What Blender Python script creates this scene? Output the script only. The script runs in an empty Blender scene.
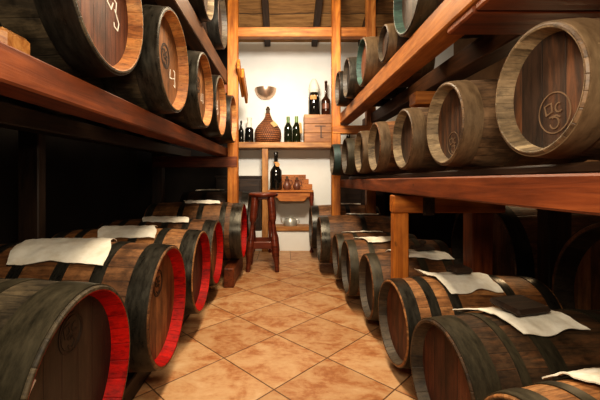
import bpy, math, random
from mathutils import Vector, Matrix, noise
random.seed(7)
PI = math.pi
sc = bpy.context.scene
C = sc.collection

# ------------------------------------------------------------------ materials
class NT:
    def __init__(s, name, rough=0.6, metal=0.0, spec=0.5):
        s.m = bpy.data.materials.new(name); s.m.use_nodes = True
        s.t = s.m.node_tree; s.n = s.t.nodes; s.l = s.t.links
        s.b = s.n['Principled BSDF']
        s.b.inputs['Roughness'].default_value = rough
        s.b.inputs['Metallic'].default_value = metal
        s.b.inputs['Specular IOR Level'].default_value = spec
        s.tc = s.n.new('ShaderNodeTexCoord')
        s.sep = s.n.new('ShaderNodeSeparateXYZ'); s.l.new(s.tc.outputs['Object'], s.sep.inputs[0])
        s.oi = s.n.new('ShaderNodeObjectInfo')
    def set(s, sock, v):
        if hasattr(v, 'links') or isinstance(v, bpy.types.NodeSocket): s.l.new(v, sock)
        else: sock.default_value = v
    def math(s, op, a, b=0.0, c=0.0):
        n = s.n.new('ShaderNodeMath'); n.operation = op
        s.set(n.inputs[0], a); s.set(n.inputs[1], b); s.set(n.inputs[2], c)
        return n.outputs[0]
    def mapping(s, scale, vec=None, rot=(0,0,0), loc=(0,0,0)):
        n = s.n.new('ShaderNodeMapping'); n.inputs['Scale'].default_value = scale
        n.inputs['Rotation'].default_value = rot; n.inputs['Location'].default_value = loc
        s.l.new(vec or s.tc.outputs['Object'], n.inputs[0]); return n.outputs[0]
    def offs(s, vec):
        """shift a texture vector by the object's own random number"""
        n = s.n.new('ShaderNodeVectorMath'); n.operation = 'ADD'
        s.l.new(vec, n.inputs[0])
        k = s.math('MULTIPLY', s.oi.outputs['Random'], 37.0)
        cb = s.n.new('ShaderNodeCombineXYZ')
        for i in range(3): s.l.new(k, cb.inputs[i])
        s.l.new(cb.outputs[0], n.inputs[1]); return n.outputs[0]
    def noise(s, vec, scale=5, detail=5, rough=0.55, dist=0.0):
        n = s.n.new('ShaderNodeTexNoise'); n.inputs['Scale'].default_value = scale
        n.inputs['Detail'].default_value = detail; n.inputs['Roughness'].default_value = rough
        n.inputs['Distortion'].default_value = dist
        s.l.new(vec, n.inputs['Vector']); return n.outputs['Fac']
    def ramp(s, fac, stops):
        n = s.n.new('ShaderNodeValToRGB'); e = n.color_ramp.elements
        while len(e) < len(stops): e.new(0.5)
        for k, (p, c) in enumerate(stops):
            e[k].position = p; e[k].color = (*c, 1) if len(c) == 3 else c
        s.l.new(fac, n.inputs[0]); return n.outputs[0]
    def mix(s, fac, a, b, mode='MIX'):
        n = s.n.new('ShaderNodeMix'); n.data_type = 'RGBA'; n.blend_type = mode
        s.set(n.inputs[0], fac)
        s.set(n.inputs[6], a if not isinstance(a, tuple) else (*a[:3], 1))
        s.set(n.inputs[7], b if not isinstance(b, tuple) else (*b[:3], 1))
        return n.outputs[2]
    def white(s, v):
        n = s.n.new('ShaderNodeTexWhiteNoise'); n.noise_dimensions = '1D'
        s.l.new(v, n.inputs['W']); return n.outputs['Value']
    def color(s, c): s.set(s.b.inputs['Base Color'], c if not isinstance(c, tuple) else (*c[:3], 1))
    def bump(s, h, strength=0.3, dist=0.01):
        n = s.n.new('ShaderNodeBump'); n.inputs['Strength'].default_value = strength
        n.inputs['Distance'].default_value = dist
        s.l.new(h, n.inputs['Height']); s.l.new(n.outputs[0], s.b.inputs['Normal'])
    def rough(s, v): s.set(s.b.inputs['Roughness'], v)

def smooth_edge(t, f, w):
    """0 at a joint, 1 away from it; f is a 0..1 fraction across the board"""
    e = t.math('MINIMUM', f, t.math('SUBTRACT', 1.0, f))
    return t.math('MINIMUM', t.math('DIVIDE', e, w), 1.0)

def stave_mat(name, dark, mid, light, staves=28, rough=0.55, stain=0.75, groove=0.5, radial=False):
    t = NT(name, rough)
    a = t.math('ARCTAN2', t.sep.outputs['Z'], t.sep.outputs['Y'])
    a = t.math('MULTIPLY', t.math('ADD', t.math('DIVIDE', a, 2*PI), 0.5), float(staves))
    f = t.math('FRACT', a); idx = t.math('FLOOR', a)
    e = smooth_edge(t, f, 0.05)
    w = t.white(t.math('ADD', idx, t.math('MULTIPLY', t.oi.outputs['Random'], 91.0)))
    v = t.offs(t.mapping((3.0, 26, 26)))
    g = t.noise(v, 1.6, 7, 0.62, 0.6)
    g2 = t.noise(t.offs(t.mapping((1, 1, 1))), 7.0, 9, 0.72)
    g3 = t.noise(t.offs(t.mapping((14, 60, 60))), 1.5, 5, 0.7)
    k = t.math('ADD', t.math('MULTIPLY', g, 0.75), t.math('MULTIPLY', w, 0.28))
    c = t.ramp(k, [(0.25, dark), (0.52, mid), (0.78, light)])
    st = t.ramp(g2, [(0.36, (1-stain,)*3), (0.56, (1, 1, 1))])
    c = t.mix(0.9, c, st, 'MULTIPLY')
    c = t.mix(0.7, c, t.ramp(g3, [(0.36, (.35,)*3), (0.52, (1, 1, 1))]), 'MULTIPLY')
    c = t.mix(t.math('ADD', t.math('MULTIPLY', e, groove), 1.0-groove), tuple(x*0.3 for x in dark), c)
    t.color(c)
    h = t.math('ADD', t.math('MULTIPLY', g, 0.6), t.math('MULTIPLY', e, groove))
    t.bump(h, 0.45, 0.006)
    t.rough(t.math('ADD', t.math('MULTIPLY', g2, 0.35), rough-0.18))
    return t.m

def head_mat(name, dark, mid, light, plank=0.075, rough=0.55):
    t = NT(name, rough)
    p = t.math('ADD', t.math('DIVIDE', t.sep.outputs['Y'], plank), 100.37)
    f = t.math('FRACT', p); idx = t.math('FLOOR', p); e = smooth_edge(t, f, 0.03)
    w = t.white(t.math('ADD', idx, t.math('MULTIPLY', t.oi.outputs['Random'], 53.0)))
    g = t.noise(t.offs(t.mapping((20, 26, 2.6))), 1.8, 7, 0.65, 0.7)
    g2 = t.noise(t.offs(t.mapping((1.6, 1.6, .6))), 8.0, 9, 0.72)
    k = t.math('ADD', t.math('MULTIPLY', g, 0.72), t.math('MULTIPLY', w, 0.3))
    c = t.ramp(k, [(0.26, dark), (0.55, mid), (0.8, light)])
    c = t.mix(0.8, c, t.ramp(g2, [(0.36, (.25,)*3), (0.56, (1, 1, 1))]), 'MULTIPLY')
    c = t.mix(e, tuple(x*0.25 for x in dark), c)
    t.color(c); t.bump(t.math('ADD', t.math('MULTIPLY', g, 0.5), e), 0.4, 0.005)
    return t.m

def hoop_mat(name, dark, light, metal=0.65, rough=0.28):
    t = NT(name, rough, metal)
    g = t.noise(t.offs(t.mapping((30, 7, 7))), 1.6, 7, 0.7)
    g2 = t.noise(t.offs(t.mapping((40, 40, 40))), 2.0, 3, 0.6)
    c = t.ramp(g, [(0.3, dark), (0.75, light)])
    c = t.mix(t.ramp(g2, [(0.68, (0, 0, 0)), (0.8, (1, 1, 1))]), c, tuple(x*1.2+0.01 for x in light))
    t.color(c); t.rough(t.math('ADD', t.math('MULTIPLY', g, 0.35), rough-0.13)); t.bump(g2, 0.15, 0.003)
    return t.m

def timber_mat(name, dark, mid, light, rough=0.5):
    t = NT(name, rough)
    v = t.offs(t.mapping((1.3, 17, 17)))
    g = t.noise(v, 1.5, 7, 0.6, 1.2)
    g2 = t.noise(t.offs(t.mapping((1, 2, 2))), 5.0, 5, 0.6)
    kn = t.noise(t.offs(t.mapping((9, 16, 16))), 1.2, 2, 0.4)
    c = t.ramp(g, [(0.3, dark), (0.5, mid), (0.72, light)])
    c = t.mix(0.6, c, t.ramp(g2, [(0.35, (.45, .4, .36)), (0.6, (1, 1, 1))]), 'MULTIPLY')
    c = t.mix(t.ramp(kn, [(0.74, (0, 0, 0)), (0.8, (.8, .8, .8))]), c, tuple(x*0.3 for x in dark))
    t.color(c); t.bump(g, 0.3, 0.005)
    return t.m

def plain_mat(name, a, b, scale=8, rough=0.6, metal=0.0, spec=0.5, bump=0.1):
    t = NT(name, rough, metal, spec)
    g = t.noise(t.offs(t.mapping((1, 1, 1))), scale, 5, 0.6)
    t.color(t.ramp(g, [(0.3, a), (0.7, b)])); t.bump(g, bump, 0.004)
    return t.m

def glass_mat(name, col, rough=0.06):
    t = NT(name, rough, 0.0, 0.7)
    g = t.noise(t.mapping((1, 1, 1)), 6, 3, 0.5)
    t.color(t.ramp(g, [(0.3, col), (0.7, tuple(x*1.6 for x in col))]))
    t.b.inputs['Coat Weight'].default_value = 0.6
    t.b.inputs['Coat Roughness'].default_value = 0.05
    return t.m

M = {}
M['stave_brown'] = stave_mat('stave_brown', (.055, .022, .008), (.19, .082, .03), (.36, .17, .065))
M['stave_tan']   = stave_mat('stave_tan', (.12, .045, .014), (.36, .16, .055), (.56, .29, .12), stain=0.6)
M['stave_black'] = stave_mat('stave_black', (.014, .011, .007), (.06, .045, .026), (.14, .105, .06))
M['stave_worn']  = stave_mat('stave_worn', (.024, .014, .007), (.085, .045, .02), (.23, .095, .035))
M['stave_grey']  = stave_mat('stave_grey', (.04, .022, .011), (.135, .077, .039), (.24, .148, .08), stain=0.6)
M['stave_dark']  = stave_mat('stave_dark', (.014, .007, .004), (.05, .024, .011), (.1, .05, .022))
M['chime_red']   = stave_mat('chime_red', (.24, .003, .002), (.46, .006, .003), (.56, .014, .006), stain=0.5, rough=0.6)
M['chime_red'].node_tree.nodes['Principled BSDF'].inputs['Specular IOR Level'].default_value = 0.2
M['chime_tan']   = stave_mat('chime_tan', (.24, .075, .018), (.48, .19, .05), (.68, .36, .13), stain=0.45)
M['chime_grey']  = stave_mat('chime_grey', (.1, .068, .036), (.24, .17, .1), (.4, .3, .18), stain=0.6, staves=40)
M['chime_dark']  = stave_mat('chime_dark', (.04, .027, .016), (.085, .06, .036), (.14, .1, .06), stain=0.5)
M['chime_teal']  = stave_mat('chime_teal', (.015, .03, .026), (.035, .085, .07), (.07, .14, .11), stain=0.5)
M['head_brown']  = head_mat('head_brown', (.075, .028, .01), (.24, .1, .034), (.38, .18, .07))
M['head_redbrown'] = head_mat('head_redbrown', (.035, .011, .006), (.11, .034, .016), (.2, .07, .028))
M['head_black']  = head_mat('head_black', (.01, .007, .005), (.028, .02, .013), (.05, .035, .022))
M['head_dark']   = head_mat('head_dark', (.016, .009, .006), (.052, .027, .016), (.19, .075, .03))
M['head_rust']   = head_mat('head_rust', (.06, .02, .008), (.18, .06, .024), (.3, .11, .04))
M['hoop_black']  = hoop_mat('hoop_black', (.012, .011, .009), (.055, .05, .04))
M['hoop_steel']  = hoop_mat('hoop_steel', (.022, .02, .016), (.105, .096, .075), 0.65, 0.27)
M['hoop_grey']   = hoop_mat('hoop_grey', (.07, .043, .023), (.205, .138, .078), 0.2, 0.42)
M['hoop_moss']   = hoop_mat('hoop_moss', (.018, .016, .01), (.085, .07, .042), 0.3, 0.4)
M['hoop_teal']   = hoop_mat('hoop_teal', (.01, .018, .016), (.03, .06, .052), 0.3, 0.45)
M['emblem']      = plain_mat('emblem_burn', (.012, .007, .004), (.025, .014, .009), 30)
M['emblem_worn'] = plain_mat('emblem_worn', (.11, .066, .036), (.17, .105, .06), 30)
M['chalk']       = plain_mat('chalk', (.7, .66, .58), (.85, .82, .76), 60, 0.9)
M['beam_red']    = timber_mat('beam_red', (.085, .018, .005), (.19, .046, .012), (.29, .082, .022))
M['beam_brown'] = timber_mat('beam_brown', (.035, .014, .005), (.085, .034, .013), (.15, .065, .026))
M['post_orange'] = timber_mat('post_orange', (.28, .08, .01), (.48, .155, .02), (.62, .24, .042))
M['beam_orange'] = timber_mat('beam_orange', (.23, .07, .013), (.42, .15, .03), (.56, .24, .065))
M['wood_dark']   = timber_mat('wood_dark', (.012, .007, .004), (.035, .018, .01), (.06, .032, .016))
M['wood_shelf']  = timber_mat('wood_shelf', (.26, .09, .02), (.45, .2, .055), (.6, .32, .11))
M['wood_console']= timber_mat('wood_console', (.28, .08, .014), (.47, .155, .028), (.58, .23, .05))
M['wood_crate']  = timber_mat('wood_crate', (.2, .07, .016), (.36, .14, .035), (.5, .23, .07))
M['wood_stool']  = timber_mat('wood_stool', (.06, .012, .006), (.15, .03, .013), (.24, .06, .025), 0.3)
M['wood_slab']   = timber_mat('wood_slab', (.018, .009, .005), (.042, .022, .011), (.07, .036, .018), 0.75)
M['cloth']       = None
M['iron']        = hoop_mat('iron', (.03, .02, .012), (.12, .07, .035), 0.5, 0.5)
M['pewter']      = plain_mat('pewter', (.42, .39, .33), (.62, .59, .5), 12, 0.38, 0.5)
M['bronze']      = plain_mat('bronze', (.5, .33, .22), (.7, .5, .36), 8, 0.3, 0.75)
M['bottle_black']= glass_mat('bottle_black', (.006, .006, .005))
M['bottle_green']= glass_mat('bottle_green', (.008, .011, .004))
M['bottle_brown']= glass_mat('bottle_brown', (.03, .009, .004))
M['paper']       = plain_mat('paper', (.7, .62, .48), (.82, .76, .64), 20, 0.85)
M['paper_tan']   = plain_mat('paper_tan', (.5, .3, .12), (.66, .43, .2), 20, 0.85)
M['label_orange']= plain_mat('label_orange', (.55, .24, .07), (.68, .33, .12), 20, 0.8)
M['foil_green']  = plain_mat('foil_green', (.08, .14, .03), (.2, .28, .08), 20, 0.4)
M['cork']        = plain_mat('cork', (.05, .03, .015), (.1, .06, .03), 20, 0.8)
M['jug_clay']    = plain_mat('jug_clay', (.1, .035, .02), (.2, .075, .04), 12, 0.35)
M['mark_dark']   = plain_mat('mark_dark', (.05, .025, .012), (.08, .04, .02), 20)
M['plaster_dark']= plain_mat('plaster_dark', (.012, .008, .006), (.02, .014, .01), 4, 0.9)  # near black; also colours the shade panels on the far wall
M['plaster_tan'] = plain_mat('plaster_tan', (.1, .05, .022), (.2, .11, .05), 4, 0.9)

def cloth_material():
    t = NT('linen_cloth', 0.9)
    g = t.noise(t.offs(t.mapping((1, 1, 1))), 14, 6, 0.65)
    s = t.noise(t.offs(t.mapping((1, 1, 1))), 5, 4, 0.6)
    c = t.ramp(g, [(0.3, (.76, .69, .56)), (0.6, (.92, .88, .78))])
    c = t.mix(t.ramp(s, [(0.56, (0, 0, 0)), (0.74, (.6, .6, .6))]), c, (.45, .31, .15))
    t.color(c); t.bump(g, 0.35, 0.006); return t.m
M['cloth'] = cloth_material()

def wall_material():
    t = NT('white_plaster', 0.85)
    g = t.noise(t.mapping((1, 1, 1)), 2.2, 5, 0.6); g2 = t.noise(t.mapping((1, 1, 1)), 40, 3, 0.6)
    t.color(t.ramp(g, [(0.3, (.76, .72, .64)), (0.7, (.84, .81, .74))])); t.bump(g2, 0.12, 0.004); return t.m
M['wall'] = wall_material()

def ceiling_material():
    t = NT('ceiling_boards', 0.7)
    p = t.math('DIVIDE', t.sep.outputs['Y'], 0.21)
    wob = t.noise(t.mapping((2.0, 0.2, 1)), 2, 3, 0.5)
    p = t.math('ADD', p, t.math('MULTIPLY', wob, 0.25))
    f = t.math('FRACT', p); e = smooth_edge(t, f, 0.06); w = t.white(t.math('FLOOR', p))
    g = t.noise(t.mapping((2.2, 22, 10)), 1.5, 7, 0.65, 1.0)
    k = t.math('ADD', t.math('MULTIPLY', g, 0.75), t.math('MULTIPLY', w, 0.25))
    c = t.ramp(k, [(0.28, (.16, .075, .022)), (0.52, (.36, .19, .065)), (0.75, (.5, .29, .11))])
    t.color(t.mix(e, (.03, .014, .006), c)); t.bump(t.math('ADD', g, e), 0.4, 0.01); return t.m
M['ceiling'] = ceiling_material()

def floor_material():
    t = NT('terracotta_tiles', 0.45)
    T = 0.398
    u = t.math('DIVIDE', t.math('ADD', t.sep.outputs['X'], t.sep.outputs['Y']), 1.41421*T)
    v = t.math('DIVIDE', t.math('SUBTRACT', t.sep.outputs['Y'], t.sep.outputs['X']), 1.41421*T)
    u = t.math('ADD', u, 100.185); v = t.math('ADD', v, 100.02)
    # straight-laid tiles beyond the threshold near the far wall
    far = t.math('GREATER_THAN', t.sep.outputs['Y'], 4.12)
    u2 = t.math('ADD', t.math('DIVIDE', t.sep.outputs['X'], T), 100.8)
    v2 = t.math('ADD', t.math('DIVIDE', t.sep.outputs['Y'], T), 89.65)
    def sel(a, b): return t.math('ADD', t.math('MULTIPLY', a, t.math('SUBTRACT', 1.0, far)), t.math('MULTIPLY', b, far))
    u = sel(u, u2); v = sel(v, v2)
    fu = t.math('FRACT', u); fv = t.math('FRACT', v)
    e = t.math('MINIMUM', smooth_edge(t, fu, 0.011), smooth_edge(t, fv, 0.011))
    e = t.math('POWER', e, 2.0)
    idx = t.math('ADD', t.math('FLOOR', u), t.math('MULTIPLY', t.math('FLOOR', v), 17.0))
    w = t.white(idx)
    # shift the clouding per tile so that no two tiles match
    cb = t.n.new('ShaderNodeCombineXYZ'); t.l.new(t.math('MULTIPLY', w, 30.0), cb.inputs[2])
    va = t.n.new('ShaderNodeVectorMath'); va.operation = 'ADD'
    t.l.new(t.mapping((1.0, 1.4, 1)), va.inputs[0]); t.l.new(cb.outputs[0], va.inputs[1])
    g = t.noise(va.outputs[0], 6.0, 7, 0.66, 0.5)
    g2 = t.noise(va.outputs[0], 30.0, 5, 0.7)
    k = t.math('ADD', t.math('MULTIPLY', g, 0.72), t.math('MULTIPLY', g2, 0.28))
    c = t.ramp(k, [(0.30, (.31, .115, .04)), (0.42, (.46, .2, .08)), (0.51, (.59, .34, .17)), (0.7, (.7, .48, .28))])
    tone = t.ramp(w, [(0.0, (.84, .8, .76)), (1.0, (1, 1, 1))])
    c = t.mix(1.0, c, tone, 'MULTIPLY')
    t.color(t.mix(e, (.09, .042, .018), c))
    t.bump(t.math('ADD', t.math('MULTIPLY', g2, 0.25), e), 0.35, 0.004)
    t.rough(t.math('ADD', t.math('MULTIPLY', g, 0.3), 0.3)); return t.m
M['floor'] = floor_material()

def wicker_material():
    t = NT('wicker', 0.65)
    a = t.math('ARCTAN2', t.sep.outputs['Y'], t.sep.outputs['X'])
    row = t.math('MULTIPLY', t.sep.outputs['Z'], 36.0)
    par = t.math('MULTIPLY', t.math('FLOOR', row), 0.5)
    fr = t.math('FRACT', row)
    ca = t.math('FRACT', t.math('ADD', t.math('MULTIPLY', a, 7.0), par))
    h = t.math('MULTIPLY', smooth_edge(t, fr, 0.4), smooth_edge(t, ca, 0.3))
    gg = t.noise(t.mapping((1, 1, 3)), 14, 5, 0.7)
    c = t.ramp(h, [(0.0, (.07, .02, .008)), (0.6, (.32, .105, .032)), (1.0, (.48, .18, .06))])
    t.color(t.mix(0.85, c, t.ramp(gg, [(.35, (.35,)*3), (.6, (1, 1, 1))]), 'MULTIPLY'))
    t.bump(h, 0.8, 0.006); return t.m
M['wicker'] = wicker_material()

# ------------------------------------------------------------------ mesh helpers
class MB:
    def __init__(s): s.v = []; s.f = []
    def add(s, vs, fs):
        o = len(s.v); s.v += [tuple(p) for p in vs]; s.f += [tuple(i+o for i in f) for f in fs]; return s
    def box(s, lo, hi, bev=0.0):
        x0, y0, z0 = lo; x1, y1, z1 = hi; b = min(bev, (x1-x0)/2.2, (y1-y0)/2.2, (z1-z0)/2.2)
        if b <= 0:
            vs = [(x, y, z) for x in (x0, x1) for y in (y0, y1) for z in (z0, z1)]
            return s.add(vs, [(0,1,3,2),(4,6,7,5),(0,4,5,1),(2,3,7,6),(0,2,6,4),(1,5,7,3)])
        vs = []; ix = {}
        for sx in (0, 1):
            for sy in (0, 1):
                for sz in (0, 1):
                    for k in range(3):
                        p = [x1 if sx else x0, y1 if sy else y0, z1 if sz else z0]
                        for j, sg in enumerate((sx, sy, sz)):
                            if j != k: p[j] += -b if sg else b
                        ix[(sx, sy, sz, k)] = len(vs); vs.append(tuple(p))
        fs = []
        cyc = [(0,0),(1,0),(1,1),(0,1)]
        def key(ax, s0, a, b2):
            t = [0,0,0]; o = [j for j in range(3) if j != ax]; t[ax] = s0; t[o[0]] = a; t[o[1]] = b2; return tuple(t)
        for ax in range(3):
            for s0 in (0, 1):
                f = [ix[(*key(ax, s0, a, b2), ax)] for a, b2 in cyc]
                flip = (s0 == 0) ^ (ax == 1)
                fs.append(tuple(reversed(f)) if flip else tuple(f))
        for ax in range(3):
            o = [j for j in range(3) if j != ax]
            for a, b2 in cyc:
                f = [ix[(*key(ax, 0, a, b2), o[0])], ix[(*key(ax, 1, a, b2), o[0])], ix[(*key(ax, 1, a, b2), o[1])], ix[(*key(ax, 0, a, b2), o[1])]]
                fs.append(tuple(f))
        for sx in (0, 1):
            for sy in (0, 1):
                for sz in (0, 1):
                    fs.append(tuple(ix[(sx, sy, sz, k)] for k in range(3)))
        return s.add(vs, fs)
    def lathe(s, prof, n=32, axis='Z', c=(0,0,0), cap0=True, cap1=True, a0=0.0, a1=2*PI):
        full = abs(a1-a0-2*PI) < 1e-6
        m = n if full else n+1
        vs = []; fs = []
        for (r, h) in prof:
            for i in range(m):
                a = a0+(a1-a0)*i/n
                p = (r*math.cos(a), r*math.sin(a), h) if axis == 'Z' else (h, r*math.cos(a), r*math.sin(a))
                vs.append((p[0]+c[0], p[1]+c[1], p[2]+c[2]))
        for j in range(len(prof)-1):
            for i in range(n):
                k = (i+1) % m
                fs.append((j*m+i, j*m+k, (j+1)*m+k, (j+1)*m+i))
        if cap0: fs.append(tuple(reversed(range(m))))
        if cap1: fs.append(tuple((len(prof)-1)*m+i for i in range(m)))
        return s.add(vs, fs)
    def tube(s, pts, r, n=8, cap=True):
        pts = [Vector(p) for p in pts]; rs = r if isinstance(r, (list, tuple)) else [r]*len(pts)
        vs = []; fs = []; prev = None
        for i, p in enumerate(pts):
            d = (pts[min(i+1, len(pts)-1)]-pts[max(i-1, 0)]).normalized()
            if prev is None:
                u = d.cross(Vector((0, 0, 1)))
                if u.length < 1e-3: u = d.cross(Vector((1, 0, 0)))
            else: u = prev-d*prev.dot(d)
            u.normalize(); prev = u; w = d.cross(u)
            for k in range(n):
                a = 2*PI*k/n; vs.append(p+(u*math.cos(a)+w*math.sin(a))*rs[i])
        for i in range(len(pts)-1):
            for k in range(n):
                fs.append((i*n+k, i*n+(k+1) % n, (i+1)*n+(k+1) % n, (i+1)*n+k))
        if cap: fs.append(tuple(reversed(range(n)))); fs.append(tuple((len(pts)-1)*n+k for k in range(n)))
        return s.add(vs, fs)
    def build(s, name, mat, parent=None, loc=(0,0,0), smooth=False, rot=None, angle=40):
        me = bpy.data.meshes.new(name); me.from_pydata(s.v, [], s.f); me.validate(); me.update()
        me.materials.append(mat if not isinstance(mat, str) else M[mat])
        o = bpy.data.objects.new(name, me); C.objects.link(o); o.location = loc
        if rot: o.rotation_euler = rot
        if parent: o.parent = parent
        import bmesh
        bm = bmesh.new(); bm.from_mesh(me); bmesh.ops.recalc_face_normals(bm, faces=bm.faces)
        if smooth:
            th = math.radians(angle)
            for f in bm.faces: f.smooth = True
            for ed in bm.edges:
                if len(ed.link_faces) == 2 and ed.calc_face_angle(0) > th: ed.smooth = False
        bm.to_mesh(me); bm.free()
        return o

def tag(o, label, cat, group=None):
    o['label'] = label; o['category'] = cat
    if group: o['group'] = group
    return o
def thing(name, label, cat, loc=(0,0,0), rz=0.0, group=None):
    o = bpy.data.objects.new(name, None); C.objects.link(o); o.empty_display_size = 0.05
    o.location = loc; o.rotation_euler = (0, 0, rz); return tag(o, label, cat, group)
def struct(o): o['kind'] = 'structure'; return o

def timber(name, p0, p1, w, h, mat, parent=None, bev=0.006):
    """a beam from p0 to p1 (centre line); w is its level width, h its height; grain runs along it"""
    p0, p1 = Vector(p0), Vector(p1); d = p1-p0; L = d.length; d.normalize()
    up = Vector((0, 0, 1)) if abs(d.z) < 0.95 else Vector((0, 1, 0))
    y = up.cross(d).normalized(); z = d.cross(y)
    mb = MB().box((-L/2, -w/2, -h/2), (L/2, w/2, h/2), bev)
    o = mb.build(name, mat)
    mt = Matrix((d, y, z)).transposed().to_4x4(); mt.translation = (p0+p1)/2
    if parent:
        o.parent = parent; mt.translation = mt.translation-parent.location
    o.matrix_local = mt
    return o

# ------------------------------------------------------------------ barrels
def ribbon(mb, pts, w, x):
    """a flat stroke drawn on the plane of a barrel head, pts as (right, up)"""
    P = [Vector(p) for p in pts]; n = len(P); closed = (P[0]-P[-1]).length < 1e-6
    vs = []
    for i, p in enumerate(P):
        a = P[i-1] if i > 0 else (P[-2] if closed else p)
        b = P[i+1] if i < n-1 else (P[1] if closed else p)
        d1 = (p-a).normalized() if (p-a).length > 1e-9 else (b-p).normalized()
        d2 = (b-p).normalized() if (b-p).length > 1e-9 else d1
        t = d1+d2; t = t.normalized() if t.length > .2 else d1
        m = Vector((-t.y, t.x))*(w/2)/max(.55, t.dot(d1))
        for q, xx in ((p-m, x), (p+m, x), (p+m, x-.004), (p-m, x-.004)): vs.append((xx, q.x, q.y))
    fs = []
    for i in range(n-1):
        for k in range(4): fs.append((4*i+k, 4*i+(k+1) % 4, 4*i+4+(k+1) % 4, 4*i+4+k))
    fs += [(0, 1, 2, 3), (4*n-4, 4*n-1, 4*n-2, 4*n-3)]
    mb.add(vs, fs)
def circle_pts(cx, cy, r, n=28, sx=1.0): return [(cx+r*sx*math.cos(2*PI*i/n), cy+r*math.sin(2*PI*i/n)) for i in range(n+1)]
def arc_pts(cx, cy, r, a0, a1, n=12): return [(cx+r*math.cos(math.radians(a0+(a1-a0)*i/n)), cy+r*math.sin(math.radians(a0+(a1-a0)*i/n))) for i in range(n+1)]

def barrel(label, Yc, Xh, zc, r, L, side, stave, chime, head, hoop, hoops, group,
           yaw=0.0, bulge=1.08, emblem=None, chalk=None, name='barrel', depth=None, th=None):
    """side -1: stands left of the aisle, head facing right; +1: the other way round."""
    rb = r*bulge; xc = Xh+side*L/2
    rz = (0 if side < 0 else PI)+yaw
    t = thing(name, label, 'barrel', (xc, Yc, zc-rb), rz, group)
    depth = depth or r*0.205; th = th or r*0.1
    R = lambda x: r+(rb-r)*(1-(2*x/L)**2)
    h = L/2; N = 66
    prof = [(R(h)-0.004, h)]+[(R(h*(1-2*k/22)), h*(1-2*k/22)-(0.002 if k == 0 else 0)) for k in range(23)]
    te = r*0.045
    prof += [(r-te, -h), (r-th, -h+depth)]
    prof = [(r-te, h+0.002), (r-0.004, h+0.002)]+prof[1:]
    mb = MB().lathe(prof, N, 'X', cap0=False, cap1=True)
    mb.build('stave_body', stave, t, (0, 0, rb), True, angle=30)
    ch = [(r-te+0.0005, h+0.0025), (r-te-0.003, h+0.001), (r-th, h-depth)]
    MB().lathe(ch, N, 'X', cap0=False, cap1=False).build('chime', chime, t, (0, 0, rb), True, angle=30)
    MB().lathe([(r-th*0.95, h-depth-0.012), (r-th*0.95, h-depth)], N, 'X').build('head', head, t, (0, 0, rb), False)
    for (d, w) in hoops:
        m_h = hoop
        x0, x1 = h-d, h-d-w
        hb = [(R(x0)-0.003, x0), (R(x0)+0.0035, x0), (R((x0+x1)/2)+0.0042, (x0+x1)/2), (R(x1)+0.0035, x1), (R(x1)-0.003, x1)]
        MB().lathe(hb, N, 'X', cap0=False, cap1=False).build('hoop', m_h, t, (0, 0, rb), True, angle=50)
    x = h-depth+0.0015
    if emblem:
        u, v, s, mat = emblem
        mb = MB()
        ribbon(mb, circle_pts(u, v, s), s*(0.11 if mat == 'emblem' else .06), x)
        if mat == 'emblem':
            ribbon(mb, circle_pts(u, v, s*0.86), s*0.05, x)
        # monogram inside the ring: an angular bracket above, a hook below it
        k = s*(.12 if mat == 'emblem' else .07)
        for pl in ([(-.62, .38), (-.5, -.08), (-.12, .06), (-.18, .5), (-.62, .38)],
                   arc_pts(.3, .22, .22, 70, 320, 10), [(-.3, -.22), (.12, -.14), (.4, -.26)],
                   arc_pts(.02, -.5, .28, 120, -170, 14)):
            ribbon(mb, [(u+a*s, v+b*s) for a, b in pl], k, x)
        mb.build('emblem', mat, t, (0, 0, rb))['label'] = 'ring-shaped cask brand with a monogram'
    if chalk:
        mb = MB()
        for pl in chalk: ribbon(mb, pl, 0.0055, x)
        mb.build('chalk_mark', 'chalk', t, (0, 0, rb))['label'] = 'white chalk scribble'
    return dict(o=t, Y=Yc, X=Xh, z=zc, R=R, L=L, side=side, rb=rb, yaw=yaw)

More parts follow.
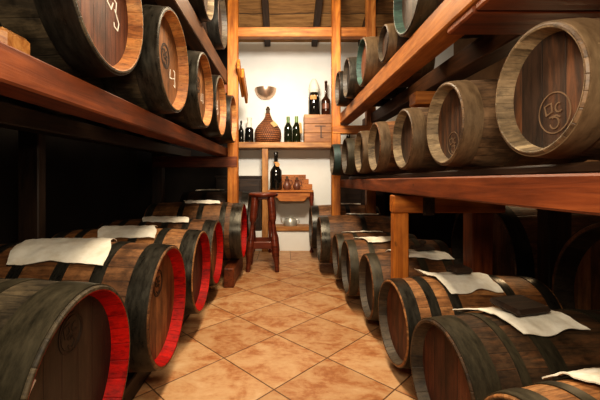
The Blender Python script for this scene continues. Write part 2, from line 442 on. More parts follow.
def cloth(label, b, d0, d1, t0, t1, group, seed=0, skew=0.0, lift=None, name='cloth', wob=1.0):
    """a rag draped over barrel b: d from the head along the barrel, t degrees from the top (+ towards -Y)"""
    rnd = random.Random(seed); nu, nv = 26, 22; mb = MB(); vs = []
    jag = [rnd.uniform(-1, 1) for _ in range(8)]
    base = b['o'].location
    cx, cy = b['X']+b['side']*(d0+d1)/2, b['Y']
    ty = b['side']*math.tan(b['yaw'])
    for th in (0.0, 0.0035):
        for j in range(nv+1):
            for i in range(nu+1):
                u, v = i/nu, j/nv
                eu = wob*0.03*math.sin(5*v+jag[0]*3)+0.02*jag[1]*math.sin(11*v); ev = wob*0.04*math.sin(6*u+jag[2]*3)+0.02*jag[3]*math.sin(13*u)
                uu = u+eu*(2*u-1)+skew*(v-0.5); vv = v+ev*(2*v-1)
                d = d0+(d1-d0)*uu; a = math.radians(t0+(t1-t0)*vv)
                x = b['L']/2-d
                wr = noise.noise(Vector((d*17+seed*3.1, a*5, seed)))*0.006+noise.noise(Vector((d*40, a*11, seed+5)))*0.0035
                rr = b['R'](max(-b['L']/2, min(b['L']/2, x)))+0.0125+max(wr, -0.004)+th
                if lift:
                    for (lu, lv, amt) in lift:
                        q = max(0, 1-math.hypot(u-lu, v-lv)/0.35); rr += amt*q*q
                vs.append((b['X']+b['side']*d-cx, b['Y']+(d-b['L']/2)*ty-rr*math.sin(a)-cy, b['z']+rr*math.cos(a)-b['z']))
    S = (nu+1)*(nv+1); fs = []
    I = lambda j, i: j*(nu+1)+i
    for j in range(nv):
        for i in range(nu):
            q = (I(j, i), I(j, i+1), I(j+1, i+1), I(j+1, i)); fs.append(q); fs.append(tuple(S+k for k in reversed(q)))
    rim = [I(0, i) for i in range(nu)]+[I(j, nu) for j in range(nv)]+[I(nv, nu-i) for i in range(nu)]+[I(nv-j, 0) for j in range(nv)]
    for a, c in zip(rim, rim[1:]+rim[:1]): fs.append((a, c, S+c, S+a))
    mb.add(vs, fs)
    return tag(mb.build(name, 'cloth', None, (cx, cy, b['z']), True, angle=70), label, 'cloth', group)

def slab(label, b, d, w, l, h, ang=0.0, tilt=0.0, knob=False, off=0.0):
    z = b['z']+b['R'](b['L']/2-d)+0.024
    mb = MB().box((-w/2, -l/2, 0), (w/2, l/2, h), 0.012)
    o = mb.build('wooden_slab', 'wood_slab', None, (b['X']+b['side']*d, b['Y']+off, z))
    o.rotation_euler = (tilt, 0, ang)
    if knob:
        MB().lathe([(0.012, h-0.002), (0.012, h+0.015), (0.024, h+0.022), (0.022, h+0.036), (0.01, h+0.042)], 16).build('knob', 'wood_slab', o, (0, 0, 0), True)
    return tag(o, label, 'wooden slab', 'wooden slabs on the cask cloths')

# ================================================================== ROOM
XL, XR, YB, YN = -2.0, 2.35, 4.85, -1.0
zr = lambda y: 2.84+0.386*(4.85-y)                                   # underside of the roof boards
struct(MB().box((XL-.1, YN-.1, -0.1), (XR+.1, YB+.1, 0)).build('floor', 'floor'))
struct(MB().box((XL, YB, 0), (XR, YB+.12, 3.1)).build('wall_back', 'wall'))
struct(MB().box((XL, YB-.05, 0), (-.78, YB-.002, 3.0)).build('shade_panel_left', 'plaster_dark'))  # added near-black panel over the white wall, stands in for rack shade
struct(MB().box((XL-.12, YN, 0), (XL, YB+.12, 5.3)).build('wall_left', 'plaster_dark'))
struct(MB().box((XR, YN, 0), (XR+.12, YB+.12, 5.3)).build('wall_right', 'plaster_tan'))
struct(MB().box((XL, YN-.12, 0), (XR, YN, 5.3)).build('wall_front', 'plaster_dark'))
mb = MB(); ya, yb = YN-.12, YB+.12
mb.add([(x, y, zr(y)+k) for k in (0, .08) for x in (XL-.12, XR+.12) for y in (ya, yb)],
       [(0,1,3,2),(4,6,7,5),(0,4,5,1),(2,3,7,6),(0,2,6,4),(1,5,7,3)])
ceil = struct(mb.build('ceiling', 'ceiling'))
for x in (-1.505, -.865, -.225, .418, 1.06, 1.7):
    timber('rafter', (x, YB-.02, zr(YB)-.035), (x, YN+.05, zr(YN+.05)-.035), .08, .09, 'wood_dark', ceil)
timber('trim_1', (-.66, 3.94, 2.595), (1.04, 3.94, 2.595), .1, .105, 'beam_orange')['kind'] = 'structure'
# low whitewashed ledge at the foot of the far wall
struct(MB().box((-.7, 4.6, 0), (.36, YB, .262), 0.004).build('trim_2', 'wall'))

# ================================================================== RACKS
lr = thing('barrel_rack', 'timber rack left of the aisle with one tall orange far post and two beam shelves', 'rack', (-.9, 3.9, 0), 0, 'timber barrel racks')
timber('post', (-.567, 3.9, 0), (-.567, 3.9, zr(3.9)-.01), .114, .1, 'post_orange', lr)
timber('post', (-1.4, 3.9, 0), (-1.4, 3.9, 3.1), .114, .1, 'wood_dark', lr)
timber('post', (-1.4, 1.945, 0), (-1.4, 1.945, 2.2), .114, .065, 'wood_dark', lr)
timber('shelf_beam', (-.69, .05, 1.255), (-.69, 4.3, 1.255), .12, .09, 'beam_red', lr)
timber('shelf_beam', (-1.2, .05, 1.255), (-1.2, 4.3, 1.255), .12, .09, 'wood_dark', lr)  # rear timbers get darker wood: the rack's shade put into their colour
timber('shelf_beam', (-.69, .6, 2.08), (-.69, 4.3, 2.08), .12, .15, 'beam_brown', lr)
timber('shelf_beam', (-1.2, .6, 2.08), (-1.2, 4.3, 2.08), .12, .15, 'wood_dark', lr)
timber('bracket', (-.515, 3.9, 1.145), (-1.45, 3.9, 1.145), .112, .12, 'beam_red', lr)
timber('bracket', (-.63, 3.9, 1.95), (-1.45, 3.9, 1.95), .1, .1, 'beam_red', lr)
for k in (0, 1):
    timber('brace', (-.492+k*.034, 3.76+k*.1, 2.2-k*.07), (-.492+k*.034, 4.2+k*.1, 1.98-k*.05), .03, .13, 'post_orange', lr)

rr = thing('barrel_rack', 'timber rack right of the aisle with a short stout orange post near the middle', 'rack', (.85, 3.0, 0), 0, 'timber barrel racks')
timber('post', (.577, 3.9, 0), (.577, 3.9, zr(3.9)-.01), .094, .1, 'post_orange', rr)
timber('post', (.963, 3.9, 0), (.963, 3.9, zr(3.9)-.01), .1, .1, 'beam_orange', rr)
timber('post', (.664, 2.01, 0), (.664, 2.01, .785), .084, .07, 'post_orange', rr)
timber('post', (1.14, 2.06, 0), (1.14, 2.06, 1.4), .12, .11, 'beam_red', rr)
timber('post', (1.42, 1.84, 0), (1.42, 1.84, .89), .12, .09, 'wood_dark', rr)
timber('bracket', (.618, 2.01, .835), (1.25, 2.01, .835), .08, .1, 'post_orange', rr)
p = MB().box((-.03, -.006, -.055), (.035, .006, .045), .003).build('iron_plate', 'iron', rr, (.81-.85, 1.963-3.0, .828))
for (dx, dz) in ((-.02, -.045), (.025, -.045), (-.02, .03), (.02, .01)):
    MB().lathe([(.006, 0), (.006, .004), (.002, .006)], 10).build('bolt', 'iron', p, (dx, -.006, dz), rot=(PI/2, 0, 0))
timber('shelf_beam', (.68, .1, .972), (.68, 4.3, .9), .12, .085, 'beam_red', rr)
timber('cradle_rail', (.72, .15, 1.028), (.72, 3.8, .966), .035, .028, 'wood_dark', rr)
timber('cradle_rail', (1.04, .15, 1.028), (1.04, 3.8, .966), .035, .028, 'wood_dark', rr)
timber('shelf_beam', (1.06, .1, .972), (1.06, 4.3, .9), .12, .085, 'beam_red', rr)
timber('shelf_beam', (.68, .25, 1.626), (.68, 4.3, 1.626), .12, .112, 'beam_orange', rr)
timber('shelf_beam', (1.02, .25, 1.626), (1.02, 4.3, 1.626), .12, .112, 'beam_brown', rr)  # browner than the front beam: shade under the shelf put into the colour
timber('bracket', (.53, 3.9, 1.5), (1.0, 3.9, 1.5), .11, .09, 'post_orange', rr)
timber('bracket', (.755, 2.06, 1.445), (1.2, 2.06, 1.445), .11, .075, 'beam_orange', rr)
for k in range(3):
    timber('shelf_board', (.63, 1.26-k*.2, 1.555), (1.5, 1.26-k*.2, 1.555), .19, .028, 'beam_red', rr)

def zrail(y): return .02+.0225*(y-.4)
tag(timber('barrel_sleeper', (-.72, .45, .05), (-.72, 3.05, .05), .1, .1, 'wood_dark'), 'dark floor sleeper nearest the aisle under the left row of casks', 'sleeper', 'floor sleepers under the casks')
tag(timber('barrel_sleeper', (-1.2, .45, .05), (-1.2, 3.05, .05), .1, .1, 'wood_dark'), 'dark floor sleeper under the rear ends of the left row of casks', 'sleeper', 'floor sleepers under the casks')
tag(timber('barrel_sleeper', (-.49, 3.1, .085), (-.49, 3.79, .085), .09, .17, 'beam_red'), 'reddish wooden block by the foot of the left far post, under a red-rimmed cask', 'sleeper', 'floor sleepers under the casks')
tag(timber('barrel_sleeper', (-1.05, 3.1, .085), (-1.05, 4.6, .085), .09, .17, 'beam_red'), 'thick rear sleeper under the farthest casks of the left row', 'sleeper', 'floor sleepers under the casks')
for x, w, y1 in ((.75, 'nearest the aisle under the right row of casks', 1.95), (.96, 'under the rear ends of the right row of casks', 4.5)):
    tag(timber('barrel_sleeper', (x, 1.0, zrail(1.0)-.012), (x, y1, zrail(y1)-.012), .09, .02, 'wood_dark'), 'low dark floor sleeper '+w, 'sleeper', 'floor sleepers under the casks')
# ================================================================== BARRELS
GL = 'red-rimmed casks in the lower left row'
hl = [(.004, .088), (.2, .05), (.36, .05), (.54, .05), (.7, .05), (.82, .07)]
L1 = barrel('large blackened red-rimmed cask nearest the camera, at the bottom left corner', .985, -.552, .405, .272, .9, -1, 'stave_black', 'chime_red', 'head_black', 'hoop_moss',
            [(.006, .105), (.2, .045), (.34, .045), (.55, .045), (.7, .045), (.8, .09)], GL, emblem=(.015, .145, .055, 'emblem'),
            chalk=[[(-.168, .045), (-.152, .075), (-.13, .095)]])
L2 = barrel('red-rimmed cask with a light plank head, second nearest in the lower left row', 1.625, -.53, .4, .266, .9, -1, 'stave_brown', 'chime_red', 'head_brown', 'hoop_steel', hl, GL, emblem=(-.005, .1, .058, 'emblem'))
L3 = barrel('shiny-hooped red-rimmed cask, third from the camera in the lower left row', 2.25, -.525, .385, .252, .9, -1, 'stave_tan', 'chime_red', 'head_redbrown', 'hoop_steel', hl, GL)
L4 = barrel('narrow-looking red-rimmed cask, fourth from the camera in the lower left row', 2.83, -.535, .375, .252, .9, -1, 'stave_brown', 'chime_red', 'head_brown', 'hoop_steel', hl, GL)
L5 = barrel('red-rimmed cask jutting into the aisle beside the stool', 3.42, -.39, .455, .262, .9, -1, 'stave_brown', 'chime_red', 'head_redbrown', 'hoop_steel',
            [(.004, .1), (.15, .05), (.36, .05), (.54, .05), (.82, .07)], GL)
L6 = barrel('dark cask behind the far left post, mostly hidden behind the stool', 4.28, -.415, .52, .27, .8, -1, 'stave_dark', 'chime_dark', 'head_black', 'hoop_black',
            [(.004, .08), (.2, .05), (.5, .05), (.72, .07)], GL)

GM = 'tan-rimmed casks on the left shelf'
hm = [(.004, .1), (.22, .05), (.45, .05), (.62, .11)]
barrel('large tan-rimmed cask at the top left, its dark head chalked in white', 1.2, -.585, 1.612, .257, .75, -1, 'stave_black', 'chime_tan', 'head_redbrown', 'hoop_black', hm, GM,
       chalk=[[(.07, .06), (.062, .015), (.09, .0), (.105, .03)], [(.1, .05), (.13, .04), (.125, .0), (.115, .01)], [(.125, .0), (.15, -.03), (.14, -.06), (.115, -.055), (.11, -.04)]])
barrel('tan-rimmed cask with a round dark brand on its head, second on the left shelf', 1.765, -.548, 1.57, .248, .75, -1, 'stave_black', 'chime_tan', 'head_brown', 'hoop_steel', hm, GM,
       emblem=(.0, .03, .06, 'emblem'), chalk=[[(.075, -.015), (.07, -.06), (.11, -.055)], [(.125, -.005), (.15, -.01), (.15, -.045), (.125, -.05)], [(.15, -.045), (.155, -.09), (.13, -.085)]])
barrel('tan-rimmed cask, third on the left shelf, ahead of the two small-looking far ones', 2.37, -.53, 1.57, .246, .75, -1, 'stave_black', 'chime_tan', 'head_brown', 'hoop_steel', hm, GM,
       emblem=(.0, .04, .05, 'emblem'), chalk=[[(.08, .0), (.075, -.05), (.11, -.045)], [(.13, .01), (.14, -.06)]])
barrel('orange-rimmed cask with a chalked head, fourth on the left shelf', 2.91, -.52, 1.57, .245, .75, -1, 'stave_black', 'chime_tan', 'head_brown', 'hoop_black', hm, GM,
       chalk=[[(.03, .06), (.04, -.02), (.08, .0)], [(.09, .07), (.1, .0), (.12, -.04), (.08, -.05)]])
barrel('last cask on the left shelf, its rim against the far orange post', 3.46, -.497, 1.55, .227, .75, -1, 'stave_dark', 'chime_tan', 'head_rust', 'hoop_black', hm, GM)
GU = 'dark casks on the top left shelf'
barrel('dark cask on the top left shelf, cut off by the photo top', 2.62, -.57, 2.405, .23, .75, -1, 'stave_dark', 'chime_grey', 'head_dark', 'hoop_black', hm, GU)
barrel('dark cask on the top left shelf, next to the orange post', 3.22, -.56, 2.415, .238, .75, -1, 'stave_dark', 'chime_dark', 'head_dark', 'hoop_black', hm, GU)

tag(MB().box((-.035, -.05, 0), (.035, .05, .06), .012).build('wooden_chock', 'wood_shelf', None, (-.708, .89, 1.301)), 'pale wooden chock on the left shelf beam, beside the large chalked cask', 'wooden chock')
GR = 'brown casks in the lower right row'
def rrow(r): return r*1.08
R1 = barrel('tan cask at the bottom right corner, only its hooped top in view', .803, .525, .334, .165, .55, 1, 'stave_tan', 'chime_dark', 'head_rust', 'hoop_moss',
            [(.004, .05), (.12, .03), (.22, .035), (.38, .035), (.495, .05)], GR, yaw=math.radians(10))
tag(timber('barrel_sleeper', (.8, .6, .077), (.8, .96, .077), .1, .154, 'wood_dark'), 'dark block under the tan cask at the bottom right corner', 'sleeper', 'floor sleepers under the casks')
R2 = barrel('dark worn cask at lower right with a dark brown head', 1.258, .535, zrail(1.225)+.23, .212, .75, 1, 'stave_worn', 'chime_dark', 'head_redbrown', 'hoop_moss',
            [(.004, .085), (.155, .03), (.255, .06), (.56, .05), (.68, .06)], GR, yaw=math.radians(5.5))
R3 = barrel('light tan cask with dark hoops before the short orange post', 1.768, .535, zrail(1.745)+.219, .2, .75, 1, 'stave_tan', 'chime_dark', 'head_rust', 'hoop_steel',
            [(.004, .06), (.115, .045), (.22, .045), (.5, .045), (.68, .06)], GR, yaw=math.radians(3.5))
R4 = barrel('brown cask immediately behind the short orange post, dark rim', 2.275, .53, zrail(2.275)+.217, .2, .52, 1, 'stave_brown', 'chime_dark', 'head_dark', 'hoop_moss',
            [(.004, .06), (.3, .045), (.455, .06)], GR)
R5 = barrel('brown cask in the lower right row, second beyond the short orange post', 2.71, .475, zrail(2.71)+.217, .2, .75, 1, 'stave_brown', 'chime_dark', 'head_dark', 'hoop_moss',
            [(.004, .06), (.15, .04), (.5, .045), (.68, .06)], GR)
R6 = barrel('smallest brown cask of the lower right row, third beyond the short orange post', 3.13, .458, zrail(3.13)+.201, .185, .7, 1, 'stave_brown', 'chime_dark', 'head_dark', 'hoop_moss',
            [(.004, .06), (.15, .035), (.45, .045), (.63, .06)], GR)
R7 = barrel('dark-headed cask with a shiny black front hoop, before the far right post', 3.595, .358, zrail(3.595)+.249, .23, .8, 1, 'stave_brown', 'chime_dark', 'head_black', 'hoop_steel',
            [(.004, .085), (.4, .05), (.7, .085)], GR)
R8 = barrel('farthest cask of the lower right row, black, by the white wall', 4.24, .32, zrail(4.24)+.269, .248, .8, 1, 'stave_brown', 'chime_dark', 'head_black', 'hoop_black',
            [(.004, .085), (.4, .05), (.7, .085)], GR)

GQ = 'grey-rimmed casks on the right shelf'
hr = [(.003, .062), (.2, .03), (.33, .03), (.44, .06)]
zb = lambda y: .972-.0171*(y-.1)+.0425
def rm(label, Y, X, r, stave='stave_grey', chime='chime_grey', head='head_dark', hoop='hoop_grey', **k):
    return barrel(label, Y, X, zb(Y)+r*1.09+.034, r, .5, 1, stave, chime, head, hoop, hr, GQ, bulge=1.09, th=r*.11, depth=r*.27, **k)
rm('big grey-rimmed cask nearest the camera on the right shelf, ring brand low on its head', .87, .62, .158, emblem=(.012, -.055, .05, 'emblem_worn'))
rm('grey-rimmed cask second from the camera on the right shelf, worn carved head', 1.365, .62, .157, emblem=(-.005, -.075, .045, 'emblem_worn'))
rm('grey-rimmed cask third from the camera on the right shelf, above the short post', 1.84, .62, .155)
rm('brown-bodied cask on the right shelf just past the short post', 2.36, .605, .163, stave='stave_brown')
rm('fifth cask from the camera on the right shelf, partly hidden', 2.74, .585, .16)
rm('sixth cask on the right shelf, dark with a grey hoop', 3.12, .54, .155, chime='chime_dark', stave='stave_dark', hoop='hoop_moss')
rm('last cask on the right shelf, with a teal hoop, against the far post', 3.52, .482, .15, chime='chime_dark', stave='stave_dark', hoop='hoop_teal', head='head_black')

GT = 'casks on the top right shelf'
zt = 1.683
def ru(label, Y, X, r, L, stave, chime, head, hoop):
    return barrel(label, Y, X, zt+r*1.08, r, L, 1, stave, chime, head, hoop, [(.003, L*.16), (L*.4, L*.07), (L*.83, L*.16)], GT)
ru('teal-rimmed cask on the top right shelf, cut off by the photo top', 1.72, .6, .2, .5, 'stave_dark', 'chime_teal', 'head_dark', 'hoop_moss')
ru('dark cask at the near end of the top right shelf, above the reddish boards', 1.22, .6, .19, .5, 'stave_dark', 'chime_dark', 'head_dark', 'hoop_grey')
ru('small keg with a grey hoop on the top right shelf', 2.12, .6, .105, .3, 'stave_dark', 'chime_dark', 'head_dark', 'hoop_grey')
ru('grey cask with a teal edge, between the small keg and the shiny black one', 2.72, .6, .178, .5, 'stave_grey', 'chime_teal', 'head_rust', 'hoop_grey')
ru('black cask with a shiny hoop on the top right shelf', 3.13, .555, .17, .5, 'stave_dark', 'chime_dark', 'head_black', 'hoop_steel')
ru('farthest dark cask on the top right shelf, in front of the far post', 3.5, .535, .165, .5, 'stave_dark', 'chime_dark', 'head_dark', 'hoop_black')

GB = 'huge dark casks behind the right rack'
hb = [(.004, .09), (.25, .06), (.6, .06)]
for (Y, lab) in ((1.33, 'huge dark cask in shadow at the right edge, behind the right rack'), (2.36, 'huge black cask in shadow, behind the reddish inner post')):
    barrel(lab, Y, 1.31, .44, .385, .85, 1, 'stave_brown', 'chime_dark', 'head_brown', 'hoop_black', hb, GB, name='large_barrel')
    tag(timber('barrel_sleeper', (1.45, Y-.3, .012), (1.45, Y+.3, .012), .1, .024, 'wood_dark'),
        'thin sleeper under the huge dark cask '+('at the right edge' if Y < 2 else 'behind the reddish inner post'), 'sleeper', 'floor sleepers under the casks')

# ================================================================== CLOTHS
GC = 'white cloths laid on the lower casks'
cloth('wide stained white cloth on the second cask of the lower left row', L2, .26, .66, -28, 38, GC, 1, skew=-.25, wob=.7)
cloth('clean white cloth on the third cask of the lower left row', L3, .29, .64, -25, 33, GC, 2, skew=-.25, wob=.3)
cloth('white cloth on the fourth cask of the lower left row', L4, .24, .6, -22, 24, GC, 3, skew=-.2, wob=.5)
cloth('narrow white cloth on the red-rimmed cask beside the far left post', L5, .25, .58, -20, 20, GC, 4, skew=-.2)
cloth('far white cloth in shadow on the cask behind the far left post', L6, .34, .66, -20, 12, GC, 5)
cloth('white cloth with a dark slab, draped on the dark worn cask at lower right', R2, .19, .43, -36, 27, GC, 6, skew=.45, lift=[(0, 0, .012)])
cloth('white cloth with a lifted corner on the light tan cask before the orange post', R3, .21, .47, -40, 36, GC, 7, skew=.2, lift=[(0, 0, .06)])
cloth('white cloth on the bottom right corner cask', R1, .17, .42, -48, 4, GC, 8, skew=.2)
cloth('white cloth on the cask immediately behind the short orange post', R4, .18, .52, -30, 26, GC, 9, skew=.15)
cloth('white cloth left of the short orange post, on the brown cask beyond it', R5, .12, .42, -30, 22, GC, 10, skew=.2, lift=[(0, 0, .02)])
cloth('thin white cloth on the smallest cask of the lower right row', R6, .1, .4, -26, 4, GC, 11, skew=.2)
cloth('far white cloth on the cask with the shiny black hoop', R7, .3, .62, -26, 6, GC, 12)
cloth('far white cloth on the cask by the white wall, beside the far right post', R8, .35, .6, -20, 10, GC, 13)
slab('dark wooden slab lying on the cloth of the dark worn cask', R2, .31, .15, .13, .024, .25, .05)
slab('small dark wooden slab on the cloth of the light tan cask', R3, .35, .1, .09, .03, .1)
slab('dark wooden lid with a knob on the cloth behind the short orange post', R4, .37, .13, .1, .02, .1, knob=True)

# ================================================================== FAR WALL FURNISHINGS
YS = 4.53
sh = thing('wall_shelf', 'long pale wooden shelf across the white far wall, carrying bottles', 'shelf', (.02, YS, 1.35))
timber('shelf_board', (-.62, 4.69, 1.39), (.66, 4.69, 1.39), .32, .075, 'wood_shelf', sh)
timber('post', (-.247, YS+.06, 0), (-.247, YS+.06, 1.352), .08, .07, 'wood_shelf', sh)
ZS = 1.4285

def bottle(name, label, x, y, z, r, h, mat, neck=.3, cat='bottle', group=None, lab=None, extra=None, nr=None):
    t = thing(name, label, cat, (x, y, z), 0, group); nr = nr or r*.32
    b = h*(1-neck)
    prof = [(r*.9, 0), (r, .012), (r, b*.8), (r*.94, b*.88), (r*.7, b*.97), (nr*1.25, b*1.1), (nr, b*1.2), (nr, h-.03), (nr*1.2, h-.028), (nr*1.2, h-.012), (nr*.9, h)]
    MB().lathe(prof, 28).build('glass_body', mat, t, (0, 0, 0), True, angle=60)
    if lab:
        z0, z1, m, a0, a1 = lab
        MB().lathe([(r+.002, z0), (r+.002, z1)], 12, cap0=False, cap1=False, a0=math.radians(a0), a1=math.radians(a1)).build('paper_label', m, t, (0, 0, 0), True)
    if extra: extra(t, r, h, nr)
    return t

# wicker demijohn
dj = thing('demijohn', 'wicker-covered round demijohn with a dark neck on the wall shelf', 'demijohn', (-.215, 4.69, ZS))
prof = [(.14, 0), (.165, .02), (.178, .07), (.18, .13), (.168, .18), (.135, .23), (.09, .28), (.055, .32), (.038, .355), (.032, .39), (.03, .4)]
MB().lathe(prof, 40).build('wicker_cover', 'wicker', dj, (0, 0, 0), True, angle=60)
MB().lathe([(.026, .39), (.024, .44), (.03, .445), (.03, .46), (.02, .463), (.018, .485)], 24).build('neck', 'cork', dj, (0, 0, 0), True)
tg = MB().box((-.03, -.002, -.05), (.03, .002, .05), .001).build('paper_tag', 'paper_tan', dj, (.085, -.135, .235)); tg.rotation_euler = (-.75, -.5, .3)
MB().tube([(.03, -.03, .38), (.05, -.07, .33), (.065, -.1, .285)], .003, 6).build('string', 'paper_tan', dj)

def paper_wrap(t, r, h, nr):
    MB().lathe([(nr*1.9, h-.2), (nr*2.2, h-.12), (nr*1.5, h-.03), (nr*2.0, h+.012), (nr*.8, h+.02)], 14).build('paper_hood', 'paper', t, (0, 0, 0), False)
def net_hood(t, r, h, nr):
    mb = MB()
    pr = [(r*.8, h-.1), (r*.98, h-.06), (r*.86, h), (r*.55, h+.06), (r*.3, h+.085)]
    mb.lathe(pr, 14, cap0=False, cap1=True)
    o = mb.build('paper_hood', 'paper', t, (0, 0, 0), False)
    for k in range(5):
        a = -PI/2+(k-2)*.6
        MB().tube([(r*.75*math.cos(a), r*.75*math.sin(a), h-.13), (r*1.0*math.cos(a), r*1.0*math.sin(a), h-.16)], [.014, .006], 6).build('hood_fold', 'paper', o)
def green_cap(t, r, h, nr):
    MB().lathe([(nr*1.2, h-.12), (nr*1.35, h-.02), (nr*1.3, h+.002), (nr*.6, h+.004)], 18).build('foil_cap', 'foil_green', t, (0, 0, 0), True)
def hang_tag(t, r, h, nr):
    green_cap(t, r, h, nr)
    o = MB().box((-.018, -.002, -.07), (.018, .002, .07), .001).build('paper_tag', 'paper_tan', t, (r*1.02, -.03, h*.55)); o.rotation_euler = (0, -.12, .5)
def neck_tag(t, r, h, nr):
    MB().lathe([(.03, 0), (.03, .003)], 20, 'Z').build('neck_tag', 'label_orange', t, (.02, -nr*2.6, h*.66), rot=(PI/2-.35, 0, .2))
    MB().lathe([(nr*1.15, h*.7), (nr*1.2, h*.72), (nr*1.15, h*.735)], 18, cap0=False, cap1=False).build('string', 'label_orange', t, (0, 0, 0), True)
GS = 'bottles standing on the far wall shelf'
bottle('wine_bottle', 'small dark bottle with a white paper wrap at the left end of the wall shelf', -.462, 4.66, ZS, .056, .32, 'bottle_black', .35, group=GS, extra=paper_wrap)
bottle('wine_bottle', 'small dark bottle half behind the far left post on the wall shelf', -.575, 4.70, ZS, .036, .3, 'bottle_black', .35, group=GS)
bottle('wine_bottle', 'dark green-necked bottle beside the demijohn, left of the pair', .055, 4.66, ZS, .054, .345, 'bottle_green', .3, group=GS, extra=green_cap)
bottle('wine_bottle', 'dark green-necked bottle with a hanging tan tag, right of the pair', .166, 4.66, ZS, .054, .35, 'bottle_green', .3, group=GS, extra=hang_tag)

# crate
cr = thing('wooden_crate', 'wooden box crate with a dark T-shaped mark, on the right end of the wall shelf', 'crate', (.445, 4.69, ZS))
for k in range(3):
    z0 = .002+k*.121
    timber('board', (.445-.18, 4.575, ZS+z0+.06), (.445+.18, 4.575, ZS+z0+.06), .018, .118, 'wood_crate', cr, .003)
MB().box((-.18, -.105, 0), (-.162, .12, .365), .003).build('side_panel', 'wood_crate', cr)
MB().box((.162, -.105, 0), (.18, .12, .365), .003).build('side_panel', 'wood_crate', cr)
MB().box((-.162, .1, 0), (.162, .12, .365), .003).build('back_panel', 'wood_crate', cr)
MB().box((-.162, -.104, .345), (.162, .1, .363), .003).build('lid', 'wood_crate', cr)
MB().box((-.04, -.128, .205), (.1, -.1225, .216)).box((.03, -.128, .06), (.046, -.1225, .206)).box((.03, -.128, .055), (.07, -.1225, .064)).build('mark', 'mark_dark', cr)
ZC = ZS+.367
bottle('magnum_bottle', 'large black bottle under a white paper hood, standing on the wooden crate', .4, 4.67, ZC, .075, .4, 'bottle_black', .22, group='bottles standing on the crate', lab=(.2, .255, 'label_orange', 225, 290), extra=net_hood)
bottle('wine_bottle', 'tall slim brown bottle on the wooden crate, by the far right post', .56, 4.67, ZC, .062, .46, 'bottle_brown', .5, group='bottles standing on the crate', lab=(.08, .15, 'jug_clay', 215, 300), nr=.017)

# sconce
sn = thing('wall_sconce', 'half-bowl bronze wall lamp mounted high on the white far wall', 'wall lamp', (-.255, YB-.003, 2.04))
pr = [(.02, 0), (.06, .008), (.1, .035), (.13, .075), (.146, .12), (.15, .155), (.143, .155), (.138, .12), (.122, .078), (.095, .044), (.05, .018)]
MB().lathe(pr, 32, a0=PI, a1=2*PI, cap0=False, cap1=False).build('lamp_bowl', 'bronze', sn, (0, 0, 0), True, angle=60)
MB().box((-.05, -.012, .05), (.05, 0, .14), .003).build('wall_plate', 'bronze', sn)

# console table
cn = thing('console_table', 'small carved orange wooden console against the far wall under the shelf', 'console table', (.085, 4.66, 0))
X0 = .085
timber('table_top', (-.205, 4.66, .79), (.38, 4.66, .79), .34, .028, 'wood_console', cn)
mb = MB(); prof = []
xs = [-.25+.5*k/24 for k in range(25)]
def ap(x):
    a = abs(x)/.25
    return .115 if a < .62 else (.105 if a < .7 else .075-.03*((a-.7)/.3))
vs = []
for x in xs: vs += [(x, 0, 0), (x, 0, -ap(x)), (x, .02, 0), (x, .02, -ap(x))]
fs = []
for k in range(24):
    a, b = 4*k, 4*k+4
    fs += [(a, a+1, b+1, b), (a+2, b+2, b+3, a+3), (a+1, a+3, b+3, b+1), (a, b, b+2, a+2)]
fs += [(0, 2, 3, 1), (96, 97, 99, 98)]
mb.add(vs, fs).build('apron', 'wood_console', cn, (.02, 4.51-4.66, .777))
# stepped back board with a pierced, carved look
mb = MB()
for (a, b, z0, z1) in ((-.06, .36, 0, .07), (-.06, .31, .07, .14), (-.06, .27, .14, .2)): mb.box((a, 0, z0), (b, .022, z1))
bb = mb.build('back_board', 'wood_console', cn, (.0-.085+.03, 4.826-4.66, .804))
mb = MB(); rnd = random.Random(3)
for k in range(14):
    x, z = -.04+.022*k, .165+rnd.uniform(-.012, .012); mb.box((x-.004, -.003, z-.006), (x+.004, .004, z+.006))
for k in range(22):
    x, z = rnd.uniform(.06, .3), rnd.uniform(.03, .14)
    if x > .25 and z > .1: continue
    mb.box((x-.003, -.003, z-.005), (x+.003, .004, z+.005))
mb.build('carving', 'mark_dark', bb)
def turned(h): return [(.024, 0), (.026, .02), (.016, .04), (.018, h*.3), (.026, h*.5), (.018, h*.66), (.024, h*.72), (.016, h*.78), (.03, h*.88), (.03, h)]
for x in (-.265, .272):
    MB().lathe(turned(.776), 18).build('leg', 'wood_stool', cn, (x, 4.53-4.66, 0), True)

bottle('magnum_bottle', 'very large black bottle with an orange neck tag on the console table', -.105, 4.6, .804, .078, .5, 'bottle_black', .42, extra=neck_tag)
for (x, lab, s) in ((.04, 'small brown clay jug on the console, next to the big bottle', 1.25), (.17, 'small brown clay jug on the console, the right one of two', 1.15)):
    j = thing('jug', lab, 'jug', (x, 4.64, .804), 0, 'small clay jugs on the console')
    MB().lathe([(.03*s, 0), (.042*s, .02*s), (.044*s, .045*s), (.03*s, .075*s), (.02*s, .09*s), (.026*s, .115*s), (.02*s, .117*s)], 20).build('jug_body', 'jug_clay', j, (0, 0, 0), True)
    MB().tube([(.022*s, 0, .105*s), (.05*s, 0, .1*s), (.058*s, 0, .07*s), (.042*s, 0, .045*s)], .006, 8).build('handle', 'jug_clay', j, (0, 0, 0), True)
    MB().lathe([(.013*s, 0), (.015*s, .02*s), (.01*s, .03*s)], 12).build('stopper', 'cork', j, (0, 0, .114*s), True)

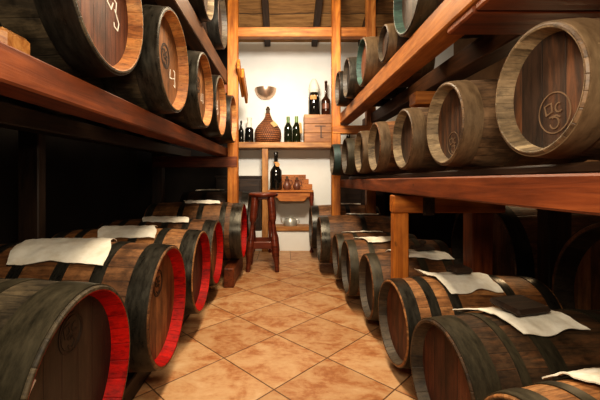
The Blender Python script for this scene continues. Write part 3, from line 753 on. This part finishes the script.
# low plank with kettle
tag(timber('plank_bench', (-.15, 4.71, .295), (.34, 4.71, .295), .27, .055, 'wood_shelf'), 'low wooden plank on the white ledge at the foot of the far wall', 'plank')
kt = thing('kettle', 'small pewter kettle with a lid and spout on the low plank', 'kettle', (.085, 4.68, .3235))
MB().lathe([(.085, 0), (.092, .012), (.09, .06), (.08, .085), (.074, .09)], 28).build('kettle_body', 'pewter', kt, (0, 0, 0), True)
MB().lathe([(.076, .088), (.07, .1), (.03, .108), (.012, .112), (.014, .124), (.006, .13)], 24).build('lid', 'pewter', kt, (0, 0, 0), True)
MB().tube([(-.08, 0, .03), (-.11, -.01, .05), (-.125, -.012, .1)], [.018, .013, .01], 10).build('spout', 'pewter', kt, (0, 0, 0), True)
MB().tube([(.08, 0, .075), (.115, 0, .08), (.12, 0, .04), (.085, 0, .02)], .007, 8).build('handle', 'pewter', kt, (0, 0, 0), True)

# dark cupboard behind the far left post
def cupboard(label, x, z, h):
    cb = thing('cupboard', label, 'cupboard', (x, 4.72, z), 0, 'dark cupboards against the far wall')
    MB().box((-.3, -.11, 0), (.3, .12, h), .006).build('carcass', 'wood_dark', cb)
    MB().box((-.312, -.125, h), (.312, .125, h+.028), .005).build('top', 'wood_dark', cb)
    for s in (-1, 1):
        d = MB().box((-.135, -.012, -h/2+.04), (.135, 0, h/2-.04), .004).build('door', 'wood_dark', cb, (s*.145, -.11, h/2))
        MB().lathe([(.008, 0), (.008, .012), (.014, .02), (.008, .026)], 12).build('knob', 'iron', d, (-s*.11, -.012, 0), True, rot=(PI/2, 0, 0))
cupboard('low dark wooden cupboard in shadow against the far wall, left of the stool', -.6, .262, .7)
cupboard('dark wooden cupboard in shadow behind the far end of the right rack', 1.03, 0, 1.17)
struct(MB().box((1.36, YB-.05, 0), (XR, YB-.002, 1.2)).build('shade_panel_right', 'plaster_dark'))  # added dark panel hiding the bright wall, stands in for shade there
bottle('magnum_bottle', 'black bottle behind the farthest casks of the right shelf, on the dark cupboard', .86, 4.68, 1.199, .075, .46, 'bottle_black', .4)

# bar stool
st = thing('bar_stool', 'dark red wooden bar stool with a round seat in the aisle', 'stool', (-.222, 3.76, 0))
MB().lathe([(.15, .772), (.158, .782), (.16, .797), (.15, .808), (.1, .812)], 40).build('seat', 'wood_stool', st, (0, 0, 0), True)
def leg_at(z, sx, sy):
    k = .152-.072*(z/.775); return (sx*k, sy*k, z)
for sx in (-1, 1):
    for sy in (-1, 1):
        pts = [0, .03, .1, .11, .14, .16, .3, .38, .46, .5, .52, .56, .775]
        rad = [.017, .019, .02, .023, .023, .027, .027, .02, .018, .021, .027, .029, .029]
        rad = [.02, .023, .024, .028, .03, .038, .038, .022, .019, .021, .034, .038, .038]
        MB().tube([leg_at(z, sx, sy) for z in pts], rad, 14).build('leg', 'wood_stool', st, (0, 0, 0), True)
for (a, b) in (((-1, -1), (1, -1)), ((1, -1), (1, 1)), ((1, 1), (-1, 1)), ((-1, 1), (-1, -1))):
    z = .27
    p0, p1 = Vector(leg_at(z, *a)), Vector(leg_at(z, *b))
    d = (p1-p0).normalized()*.02
    w = MB(); o = timber('stretcher', p0+d+st.location, p1-d+st.location, .022, .075, 'wood_stool', st)
MB().box((-.1, -.1, .742), (.1, .1, .773), .004).build('seat_frame', 'wood_stool', st)

# ================================================================== LIGHTS
def area(name, loc, target, sx, sy, power, col):
    l = bpy.data.lights.new(name, 'AREA'); l.shape = 'RECTANGLE'; l.size = sx; l.size_y = sy; l.energy = power; l.color = col
    o = bpy.data.objects.new(name, l); C.objects.link(o); o.location = loc
    o.rotation_euler = (Vector(target)-Vector(loc)).to_track_quat('-Z', 'Y').to_euler(); return o
area('aisle_light', (0.0, 2.1, 2.7), (0, 2.1, 0), .3, 2.2, 74, (1, .83, .6))
area('camera_side_light', (0.0, .1, 1.42), (0.1, 3.0, .6), .45, .35, 21, (1, .86, .66))
area('wall_fill', (0.0, 2.35, 2.3), (0.0, 4.85, 1.9), .5, .2, 22, (1, .94, .85)).data.spread = math.radians(110)  # unseen fill added to brighten the far wall
area('roof_fill', (0.1, 2.9, 2.55), (0.1, 4.4, 3.3), .6, .3, 9, (1, .86, .64))  # unseen uplight added to brighten the roof boards
area('rack_back_light', (2.25, 2.95, 1.5), (1.6, 1.6, .9), .3, .3, 7, (1, .7, .4))
def spot(name, loc, target, power, ang, col, blend=.6, rad=.12):
    l = bpy.data.lights.new(name, 'SPOT'); l.energy = power; l.spot_size = math.radians(ang); l.spot_blend = blend; l.color = col; l.shadow_soft_size = rad
    o = bpy.data.objects.new(name, l); C.objects.link(o); o.location = loc
    o.rotation_euler = (Vector(target)-Vector(loc)).to_track_quat('-Z', 'Y').to_euler(); return o
w = bpy.data.worlds.new('world'); sc.world = w; w.use_nodes = True
w.node_tree.nodes['Background'].inputs[0].default_value = (.02, .015, .01, 1)
w.node_tree.nodes['Background'].inputs[1].default_value = .3

# ================================================================== CAMERA
cam = bpy.data.cameras.new('camera'); co = bpy.data.objects.new('camera', cam); C.objects.link(co)
co.location = (0, 0, 1.0); co.rotation_euler = (PI/2, 0, 0)
cam.sensor_width = 36; cam.lens = 21.0; cam.shift_x = 16/600; cam.shift_y = -25/600; cam.clip_start = .02
sc.camera = co
sc.view_settings.view_transform = 'Standard'
sc.view_settings.look = 'Medium High Contrast'
sc.cycles.diffuse_bounces = 2
sc.view_settings.exposure = 0.0
